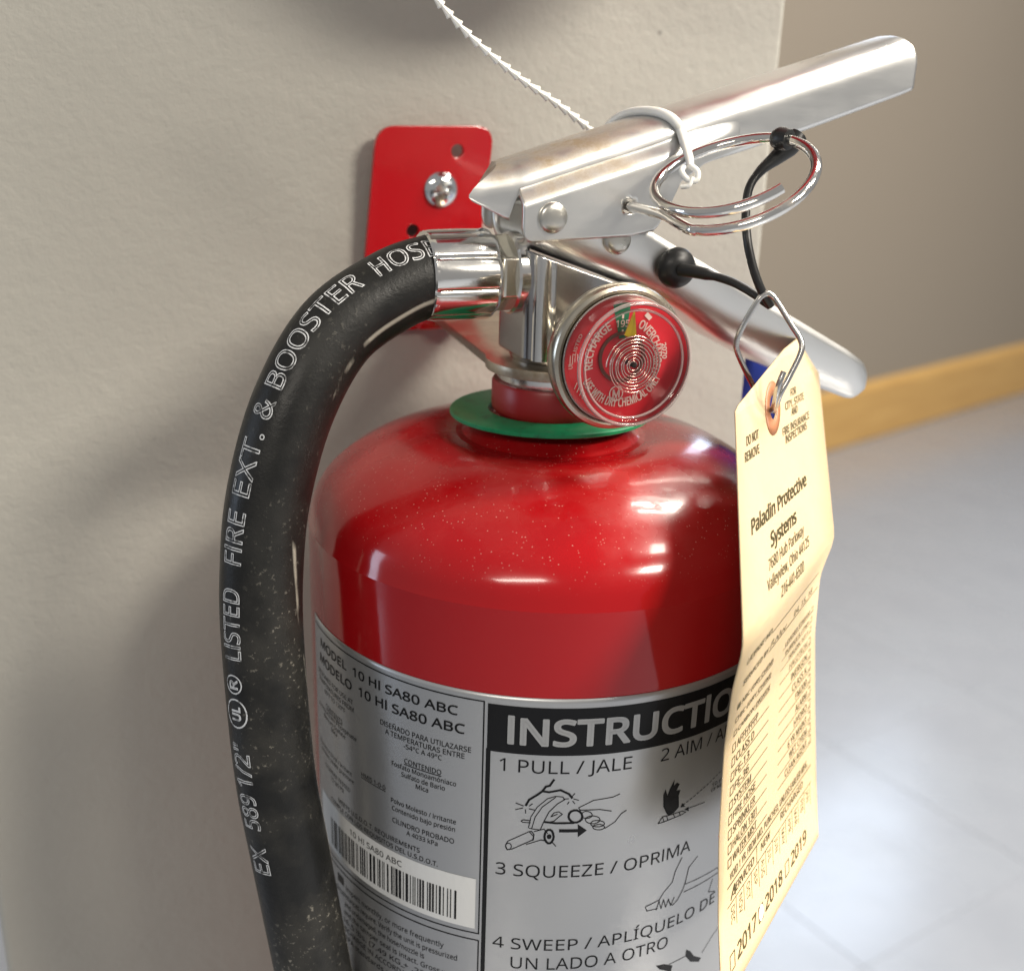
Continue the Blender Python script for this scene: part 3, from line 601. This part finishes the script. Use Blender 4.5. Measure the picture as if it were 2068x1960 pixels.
# raised outline lettering along the hose: x = length, y = round the hose (letter tops turned to the wall side)
p = Print()
def hl(body, s0, s1, y0=-.28, h=.52, w=.025, bold=0):
    E = outline(body, bold); A = np.array([q for e in E for q in e]); lo,hi = A[:,0].min(),A[:,0].max(); kk = h/cap()
    f = lambda q: (s0+(q[0]-lo)*(s1-s0)/(hi-lo), y0+q[1]*kk)
    for a,c_ in E: p.poly([f(a),f(c_)], w)
hl('EX', 8.80,9.55); hl('589', 10.05,10.95); hl('1/2"', 11.15,12.25); hl('UL', 12.88,13.22,-.14,.28,.03); hl('R', 13.68,13.90,-.12,.26,.03)
p.poly(circ((13.05,0),.36,24,.33)+[(13.41,0)], .04); p.poly(circ((13.79,.01),.23,20,.25)+[(14.02,.01)], .036)
hl('LISTED', 14.42,16.12); hl('FIRE', 16.75,17.95); hl('EXT.', 18.30,19.72); hl('&', 20.05,20.45); hl('BOOSTER', 20.72,23.52); hl('HOSE', 23.95,25.42)
def hmap(P):
    th = np.radians(np.interp(P[:,0],[8.8,12,16,20,23.5,25.4],[305,303,305,308,312,316])) - P[:,1]/1.0
    return hosept(P[:,0], th, 1.010+P[:,2])
p.build('hose_lettering', hmap, m_white, ho, L=.3)
# crimped ferrule and swivel nut
b = MB(); V = []; F = []; na = 160
SX = [(-3.60,.955),(-3.62,1.03),(-3.58,1.085),(-3.45,1.09),(-2.6,1.10),(-2.02,1.10),(-1.92,1.07),(-1.86,.98),(-1.85,.6)]
for x,r_ in SX:
    for k in range(na):
        a = 2*PI*k/na; g_ = abs(((a*8/(2*PI)+.30)%1)-.5)*2; dip = .050*math.exp(-((1-g_)/.10)**2) if -3.59 < x < -1.9 else 0
        fl = .022*math.cos(8*(a+.30*2*PI/8)+PI) if x > -3.5 else 0
        rr_ = r_-dip+fl; V.append((x, -rr_*math.cos(a), -4.46+rr_*math.sin(a)))
for j in range(len(SX)-1):
    for k in range(na): F.append((j*na+k,j*na+(k+1)%na,(j+1)*na+(k+1)%na,(j+1)*na+k))
b.add(V,F); b.build('ferrule', m_chrome, ho, angle=45)
b = MB(); b.lathe([(.5,-.62),(.88,-.62),(.97,-.55),(.97,-.08),(.9,0),(.5,0)], 6, (-1.22,0,-4.45), (1,0,0))
# turn the hexagon so that one flat faces the viewer
V = np.array(b.v); c0 = np.array([0,0,-4.45]); ang0 = math.atan2(V[0][2]+4.45,V[0][1]); rot = PI/2-ang0
b.v = [(x, y*math.cos(rot)-(z+4.45)*math.sin(rot), -4.45+y*math.sin(rot)+(z+4.45)*math.cos(rot)) for x,y,z in b.v]
b.build('swivel_nut', m_nut, ho, angle=25, bevel=.05)
b = MB(); b.lathe([(.4,-.34),(.98,-.34),(1.03,-.28),(1.03,-.06),(.98,0),(.4,0)], 64, (-1.10,0,-4.45), (1,0,0)); b.build('outlet_washer', m_chrome, ho, angle=30)
# --- pressure gauge
GC = (0,-3.7645,-5.884)
b = MB(); b.lathe([(0,-2.7),(.62,-2.7),(.62,-.75),(1.1,-.62),(1.55,-.52),(1.68,-.40),(1.72,-.26),(1.72,-.06),(1.68,.02),(1.60,.055),(1.53,.03),(1.50,-.04),(1.50,.10),(0,.10)], 96, GC, (0,-1,0)); ga = b.build('pressure_gauge', m_bezel, ext, angle=30)
def gmap(t): return lambda P: np.stack([GC[0]+P[:,0], GC[1]-t-P[:,2], GC[2]+P[:,1]],1)
p = Print(); p.fill(circ((0,0),1.485,64)); p.build('dial', gmap(.13), m_dial, ga)
def arc(p, body, r, a0, a1, h, top=True, mi=0, bold=.01):
    V,F = text_mesh(body,0.); V = V.copy(); raw = V.copy(); k = h/cap(); lo,hi = V[:,0].min(),V[:,0].max(); f = (V[:,0]-lo)/(hi-lo); a = np.radians(a0+(a1-a0)*f); rr = r+V[:,1]*k if top else r-V[:,1]*k
    Q = np.stack([rr*np.cos(a),rr*np.sin(a)],1); p.add(Q, F, mi)
    lut = {(round(a_[0],4),round(a_[1],4)): tuple(b_) for a_,b_ in zip(raw,Q)}
    for e0,e1 in outline(body): p.poly([lut[e0],lut[e1]], .012 if bold else .004, mi, h=.003)
p = Print(); sec = [(.5*math.cos(math.radians(a)),.5*math.sin(math.radians(a))) for a in (106,101,97,93,88)]+[(1.32*math.cos(math.radians(a)),1.32*math.sin(math.radians(a))) for a in (85,89,93,97,101,105)]
p.fill(sec); p.build('green_sector', gmap(.145), m_dialg, ga)
p = Print(); arc(p,'RECHARGE',.80,192,116,.20,True,0,.012); arc(p,'OVERCHARGED',.80,66,-24,.20,True,0,.012); arc(p,'USE WITH DRY CHEMICAL ONLY',1.12,205,334,.20,False,0,.012)
p.text('195', -.075, 1.0, .765, .155, .012, align='c'); p.rect(-.105,.955,-.055,1.06); p.rect(-.09,.62,-.045,.70)
arc(p,'2070',1.02,18,-2,.11,True,0,.004); p.poly([(1.0,.02),(.95,.32)],.014)
p.poly(circ((-.14,-.80),.17,24)+[(.03,-.80)],.028); p.text('M',-.14,.9,-.90,.19,.02,align='c')
arc(p,'UL',1.30,186,180,.10,True,0,.0); arc(p,'LISTED',1.24,172,150,.08,True,0,0)
for i in range(5): p.poly([(-1.36+.06*i,-.05+.03*i),(-1.36+.06*i,.16+.01*i)],.016)
for i in range(4): p.poly([(-1.22+.07*i,-.62-.08*i),(-1.16+.07*i,-.48-.08*i)],.022)
p.fill([(.47,1.0),(.60,.88),(.68,.95),(.55,1.08)])
p.build('dial_print', gmap(.155), m_dialw, ga)
b = MB(); b.lathe([(.60,.14),(.60,.17),(.52,.17),(.50,.02),(0,.02)], 48, (GC[0]-.05,GC[1]-.01,GC[2]+.06), (0,-1,0)); b.build('dial_socket', m_brown, ga)
b = MB(); b.add([(.04,GC[1]-.46,GC[2]+1.20),(-.18,GC[1]-.46,GC[2]+.64),(-.02,GC[1]-.44,GC[2]+.57),(.12,GC[1]-.48,GC[2]+.60)], [(0,1,2),(0,2,3)]); b.build('needle', m_needle, ga, angle=0, solid=.03)
P = []; nt = 8.5
for i in range(int(nt*36)+1):
    a = 2*PI*i/36; r_ = .07+.62*i/(nt*36); P.append((.06+r_*math.cos(a), GC[1]-.56+.02*math.sin(a*.5), GC[2]-.05+r_*math.sin(a)))
b = MB(); b.tube(P, .019, 6); b.build('bourdon_coil', m_coil, ga, angle=80)
b = MB(); b.lathe([(.06,.2),(.06,.6),(.03,.62),(0,.62)], 16, (GC[0]+.06,GC[1],GC[2]-.05), (0,-1,0)); b.build('coil_post', m_dark, ga)
b = MB(); b.lathe([(1.49,.0),(1.485,.12),(1.455,.60),(1.44,.70),(1.40,.755),(1.34,.77),(1.28,.75),(1.25,.70),(1.20,.685),(.6,.70),(0,.705)], 96, GC, (0,-1,0)); b.build('lens', m_lens, ga, angle=60)
b = MB()
for R_,t_,r_ in ((1.405,.735,.045),(1.245,.69,.03),(1.475,.09,.035)):
    b.lathe([(R_+r_*math.cos(a), t_+r_*math.sin(a)) for a in np.linspace(0,2*PI,11)], 96, GC, (0,-1,0))
b.build('lens_rim', m_lensrim, ga, angle=80)

# ================================================================== LOOSE THINGS ON THE EXTINGUISHER
# green collar ring lying round the neck
t = thing('collar_ring', 'flat green plastic collar ring lying loosely round the red neck', 'collar ring', (0,.12,-8.2))
b = MB(); b.lathe([(1.66,-.07),(2.64,-.07),(2.68,-.04),(2.68,.04),(2.64,.07),(1.66,.07),(1.63,0),(1.66,-.07)], 96)
tx,ty = math.radians(1.5), math.radians(0)
b.v = [(x, .12+y, -8.19+z-y*math.tan(tx)) for x,y,z in b.v]; b.build('ring', m_green, t, angle=40)
# pull pin with its wire ring
t = thing('pull_pin', 'bright wire pull pin ring through the lever, sticking out to the right', 'pull pin', (1.2,-1.4,-2.69))
n_ = np.array([-.48,-.22,.85]); n_ /= np.linalg.norm(n_); u_ = np.array([.42,-.91,0]); u_ /= np.linalg.norm(u_); w_ = np.cross(n_,u_); rc0 = np.array([2.69,-3.75,-1.94])
P = [(1.2,1.7,-2.69),(1.2,.5,-2.69),(1.2,-1.0,-2.69),(1.2,-2.0,-2.69),(1.19,-2.75,-2.70),(1.19,-3.35,-2.73)]
P = [np.array(q) for q in P]
for a in range(266,706,8):
    f = min(1,max(0,(a-470)/150)); f = f*f*(3-2*f); aa = math.radians(a); P.append(rc0+1.815*(math.cos(aa)*u_+math.sin(aa)*w_)+n_*.46*f)
b = MB(); b.tube(catmull(P,6), .128, 18); b.build('wire_ring', m_ring, t, angle=60)
# white plastic seal: strap over the lever and toothed tail
t = thing('tamper_seal', 'white toothed plastic seal looped over the lever and the pin ring', 'tamper seal', (1.9,.9,-.63))
P = [(1.45,1.28,-1.7)]
for k_ in range(9):
    a = PI-PI*k_/8*.97; x = 1.60+1.05*k_/8; zz = zt(x); zs = zz-.60
    P.append((x, -(1.05+.15)*np.sign(math.cos(a))*abs(math.cos(a))**.8, zs+(zz+.15-zs)*max(0,math.sin(a))**.72))
P = catmull(P+[(2.33,-2.18,-1.48),(2.03,-2.82,-1.67)],8)
b = MB(); b.tube(P, [.125 if i < len(P)-14 else .125-.05*(i-len(P)+14)/14 for i in range(len(P))], 14); b.build('strap', m_nylon, t, angle=60)
b = MB(); P = catmull([(2.0,-2.85,-1.63),(2.12,-2.98,-1.76),(2.08,-3.02,-1.94),(1.9,-2.95,-1.94),(1.81,-2.79,-1.78),(1.9,-2.72,-1.67)],8); b.tube(P,.075,10); b.tube(catmull([(1.98,-3.0,-1.87),(1.9,-3.02,-2.06),(1.75,-2.91,-2.11)],6),.06,8); b.build('knot', m_nylon, t, angle=60)
P = catmull([(1.46,1.28,-1.1),(1.37,1.35,-1.01),(.47,1.4,-.43),(-.66,1.5,.23),(-1.61,1.6,.9),(-2.27,1.7,1.47),(-2.74,1.7,1.91),(-3.2,1.7,2.36),(-3.9,1.72,3.2)],30)
s_a = np.r_[0,np.cumsum(np.linalg.norm(np.diff(P,axis=0),axis=1))]; L = s_a[-1]; nt = int(L/.315); Q = []; rad = []
for i in range(nt):
    for f,r_ in ((0,.055),(.12,.050),(.80,.100),(.86,.118),(.99,.118)):
        s = L-(i+f)/nt*L; Q.append([np.interp(s,s_a,P[:,k]) for k in range(3)]); rad.append(r_)
b = MB(); b.tube(Q, rad, 8); b.build('toothed_tail', m_nylon, t, angle=20)
# black rubber tether
t = thing('rubber_tether', 'black rubber tether from the pin ring to a round plug on the lower handle', 'tether', (2.7,-1.3,-4.23))
b = MB(); b.lathe([(.24,-.12),(.44,-.08),(.52,.02),(.52,.12),(.46,.27),(.31,.36),(.19,.40),(0,.42)], 32, (2.66,-1.34,-4.23), (0,-1,0)); b.build('plug', m_blackrub, t, angle=60)
A = catmull([(4.86,-2.93,-.91),(4.66,-2.95,-1.13),(4.25,-2.94,-1.45),(3.86,-2.97,-1.73),(3.51,-3.09,-2.11),(3.34,-3.3,-2.65),(3.24,-3.62,-3.25),(3.34,-3.82,-3.87),(3.56,-3.93,-4.40),(3.89,-3.90,-4.80)],10)
rA = [float(np.interp(i,[0,12,24,34,200],[.22,.24,.15,.105,.105])) for i in range(len(A))]
b = MB(); b.tube(A, rA, 12); B2 = catmull([(3.89,-3.90,-4.80),(3.80,-3.74,-4.72),(3.66,-3.5,-4.58),(3.40,-2.95,-4.38),(3.05,-2.45,-4.27),(2.80,-2.1,-4.23),(2.62,-1.72,-4.23)],10)
b.tube(B2, [float(np.interp(i,[0,38,42,60],[.105,.105,.15,.17])) for i in range(len(B2))], 12); b.build('cord', m_blackrub, t, angle=60)
ra = math.radians(52); rp = rc0+1.815*(math.cos(ra)*u_+math.sin(ra)*w_); rt = -math.sin(ra)*u_+math.cos(ra)*w_
b = MB(); ang = min(range(360), key=lambda a: np.linalg.norm(rc0+1.815*(math.cos(math.radians(a))*u_+math.sin(math.radians(a))*w_)-np.array([4.83,-3.02,-1.01]))); aa = math.radians(ang)
rp = rc0+1.815*(math.cos(aa)*u_+math.sin(aa)*w_); rt = -math.sin(aa)*u_+math.cos(aa)*w_
b.lathe([(.14,-.22),(.24,-.2),(.27,-.05),(.27,.08),(.22,.2),(.14,.22)], 24, tuple(rp), tuple(rt)); b.build('loop', m_blackrub, t, angle=60)
# steel wire clip
t = thing('wire_clip', 'bent steel wire clip joining the yellow tag to the black tether', 'wire clip', (3.68,-4.01,-4.48))
CP = [(3.79,-4.86,-6.18),(3.67,-4.86,-6.57),(3.80,-4.62,-7.03),(4.10,-4.10,-7.36),(4.16,-3.62,-7.28),(3.83,-3.6,-6.84),(3.24,-3.72,-6.0),(3.12,-3.77,-5.66),(3.2,-3.87,-5.24),(3.45,-3.98,-4.66),(3.57,-4.0,-4.52),(3.68,-4.02,-4.48),(3.78,-4.08,-4.52),(3.89,-4.15,-4.65),(4.15,-4.47,-5.17),(4.31,-4.67,-5.50),(4.29,-4.76,-5.78),(4.04,-4.78,-6.32),(3.83,-4.78,-6.73),(3.88,-4.60,-7.04),(4.14,-4.15,-7.37)]
b = MB(); b.tube(catmull(CP,8), .072, 12); b.build('wire', m_clipw, t, angle=60)
# yellow inspection tag
TL_ = np.array([(2.52,-4.6,-5.87),(2.13,-5.45,-6.77),(.38,-9.25,-10.75),(.44,-8.94,-11.93),(1.08,-7.95,-14.05),(.81,-8.49,-16.02),(.61,-9.09,-17.83),(-.16,-10.66,-18.78)])
TR_ = np.array([(8.14,-.05,-6.31),(7.73,-.95,-7.16),(6.0,-4.75,-10.75),(6.0,-4.36,-11.93),(6.75,-3.51,-14.05),(6.56,-4.16,-16.02),(6.39,-4.8,-17.83),(5.54,-6.26,-18.78)])
TV = np.array([0,1.3,6.94,8.18,10.59,12.66,14.59,16.55]); TW = 7.2
vd = np.linspace(0,16.55,331)
def smooth(T):
    out = np.stack([np.interp(vd,TV,T[:,i]) for i in range(3)],1); k = np.hanning(19); k /= k.sum(); s = out.copy()
    pad = np.vstack([np.repeat(out[:1],9,0),out,np.repeat(out[-1:],9,0)]); s = np.stack([np.convolve(pad[:,i],k,'valid') for i in range(3)],1)
    s[:10] = out[:10]; s[-10:] = out[-10:]; return s
DL,DR = smooth(TL_),smooth(TR_)
def tagpt(u,v,off=0.):
    u = np.asarray(u,float); v = np.clip(np.asarray(v,float),0,16.55); f = (u/TW)[:,None]
    I = lambda D,vv: np.stack([np.interp(vv,vd,D[:,i]) for i in range(3)],1)
    P = I(DL,v)*(1-f)+I(DR,v)*f
    dv = (I(DL,v+.2)*(1-f)+I(DR,v+.2)*f)-(I(DL,v-.2)*(1-f)+I(DR,v-.2)*f); du = I(DR,v)-I(DL,v); n = np.cross(dv,du); n /= np.linalg.norm(n,axis=1)[:,None]
    sgn = np.sign((n*(np.array([-12.1,-26.9,0])-P)).sum(1))[:,None]
    return P+n*sgn*off
tag = thing('inspection_tag', 'yellow cardboard inspection tag with black print hanging on the wire clip', 'tag', (4,-4.2,-7.3))
loops = [[(0,1.42),(.22,1.30),(4.15,.29),(6.25,.03),(6.40,.0),(6.95,1.28),(7.2,1.55),(7.2,16.5),(0,16.5)], circ((2.80,1.85),.30,20,.36)]
V,F = flat(loops, [(1,v) for v in np.arange(.6,16.5,.3)]+[(0,u) for u in (1.8,3.6,5.4)])
V = np.array(V); b = MB(); b.add(tagpt(V[:,0],V[:,1]), F); b.build('card', m_tag, tag, angle=60, solid=.035, off=0)
V,F = flat([circ((2.76,1.86),.60,28,.78), circ((2.80,1.85),.30,20,.36)]); V = np.array(V)
b = MB(); b.add(tagpt(V[:,0],V[:,1],.03), F); b.build('eyelet_patch', m_patch, tag, angle=60, solid=.015, off=0)
p = Print()
def T(body, x0, x1, v, h, b=0.): p.text(body, x0, x1, -v, h, b)
T('DO NOT',.65,1.55,2.45,.24,.012); T('REMOVE',.50,1.55,2.84,.24,.012)
T('FOR',4.35,4.85,1.83,.22,.012); T('CITY, STATE',3.80,5.5,2.15,.22,.012); T('AND',4.3,4.85,2.42,.22,.012); T('FIRE INSURANCE',3.45,5.85,2.83,.22,.012); T('INSPECTIONS',3.65,5.55,3.10,.22,.012)
T('Paladin Protective',.75,5.1,4.68,.36,.022); T('Systems',2.05,4.05,5.40,.36,.022); T('7680 Hub Parkway',1.80,4.60,5.90,.27,.006); T('Valleyview, Ohio 44125',1.65,4.95,6.34,.27,.006); T('216-441-6500',2.6,4.4,6.82,.27,.006)
T('LICENSE NO.',.65,2.5,7.78,.20,.012); p.poly([(2.55,-7.82),(6.6,-7.82)],.03); T('SERVICED BY',.72,2.6,8.53,.20,.012); p.poly([(2.65,-8.56),(7.0,-8.56)],.03)
hw = [(2.75,-8.5),(2.8,-8.28),(2.95,-8.24),(2.9,-8.42),(3.1,-8.48),(3.25,-8.3),(3.35,-8.5),(3.5,-8.26),(3.6,-8.5),(3.8,-8.36),(3.9,-8.5),(4.05,-8.36)]
p.poly(hw,.035); T('04, 15, 18',4.7,6.4,8.48,.24,.0)
L_ = ['ABC (DRY CHEM)','BC (DRY CHEM)','CARBON DIOXIDE','AFFF/FFFP','CLASS D','FE-13','FE-36','SYSTEM','FIRE HOSE','SPRINKLER','HALON 1301','WATER MIST']
lv = [9.35,9.92,10.50,10.94,11.28,11.62,11.96,12.31,12.65,12.99,13.33,13.66]; rv_ = [9.40,9.85,10.30,10.75,11.12,11.46,11.80,12.14,12.48,12.82,13.14,13.46]
Rr = ['LOADED STREAM','PURPLE K / PKP','HALON 1211','HALOTRON','INERGEN','CLASS K','FM200','ALARM','HYDRO','6 YR MAINT','WET CHEM','CLEAN AGENT']
for i,(s,v) in enumerate(zip(L_,lv)):
    w = [2.35,2.3,2.35,1.5,1.25,.95,.95,1.15,1.5,1.5,1.6,1.6][i]
    T(s,.82,.82+w,v,.19,.010); p.poly([(.52,-v),(.72,-v),(.72,-v+.19),(.52,-v+.19),(.52,-v)],.028)
    p.poly([(.62+w*.6 if i<3 else .8+w*.3,-v-.055),(3.15,-v-.055)],.022)
p.fill([(.50,-9.36),(.74,-9.36),(.74,-9.15),(.55,-9.2)])
for i,(s,v) in enumerate(zip(Rr,rv_)):
    w = [2.2,2.1,1.7,1.6,1.4,1.3,1.0,1.0,1.1,1.6,1.5,1.85][i]
    T(s,6.40-w,6.40,v,.18,.006); p.poly([(6.52,-v),(6.72,-v),(6.72,-v+.18),(6.52,-v+.18)],.026); p.poly([(4.0,-v-.055),(6.75,-v-.055)],.020)
T('VOID 1 YR. FROM MO. PUNCHED, UNLESS EARLIER MFG.',.65,6.4,14.02,.18,.008); p.poly([(.5,-14.12),(6.7,-14.12)],.03); p.poly([(.5,-14.42+.08),(6.6,-14.42+.08)],.01) if 0 else None
T('SERVICED',.85,2.25,14.46,.20,.012); T('NEW',2.75,3.4,14.42,.19,.008); T('RECHARGED',4.2,6.0,14.40,.19,.008); p.poly([(.5,-14.58),(6.7,-14.58)],.03); p.poly([(2.45,-14.15),(2.45,-14.58)],.025)
p.poly([(.72,-14.50),(.95,-14.25),(1.0,-14.5)],.06)
for i,mn in enumerate(['DEC','NOV','OCT','SEP','AUG','JUL','JUN','MAY','APR','MAR','FEB','JAN']):
    u0 = .62+.505*i; V,F = text_mesh(mn,.006); k = .19/cap(); V = np.stack([u0+.02+V[:,1]*k*1.15+.08, -14.68-V[:,0]*k*.82],1); p.add(V,F); p.poly([(u0+.43,-14.6),(u0+.43,-15.22)],.022)
for x0,yr in ((.55,'2017'),(2.45,'2018'),(4.42,'2019')):
    p.poly([(x0,-16.05),(x0+.28,-16.05),(x0+.28,-15.70),(x0,-15.70),(x0,-16.05)],.034); T(yr,x0+.46,x0+1.72,16.03,.36,.014)
p.build('tag_print', lambda P: tagpt(P[:,0],-P[:,1],.026+P[:,2:3]), m_tagink, tag, L=.5)
p = Print(); p.fill(circ((2.60,-15.87),.15,16,.19)); p.build('punch_mark', lambda P: tagpt(P[:,0],-P[:,1],.030), m_stick, tag)
# blue tag behind the lower handle
b = MB(); bp = [(7.10,1.7,-6.5),(9.1,1.7,-7.2),(9.5,1.7,-10.2),(7.12,1.7,-9.0)]
b.grid(lambda u,v: tuple((np.array(bp[0])*(1-u)+np.array(bp[1])*u)*(1-v)+(np.array(bp[3])*(1-u)+np.array(bp[2])*u)*v+np.array([0,.12*math.sin(u*PI),0])), np.linspace(0,1,7), np.linspace(0,1,7))
o = b.build('blue_tag', m_blue, angle=60, solid=.04, off=0); o['label'] = 'blue card hanging behind the lower handle, half hidden by the yellow tag'; o['category'] = 'tag'
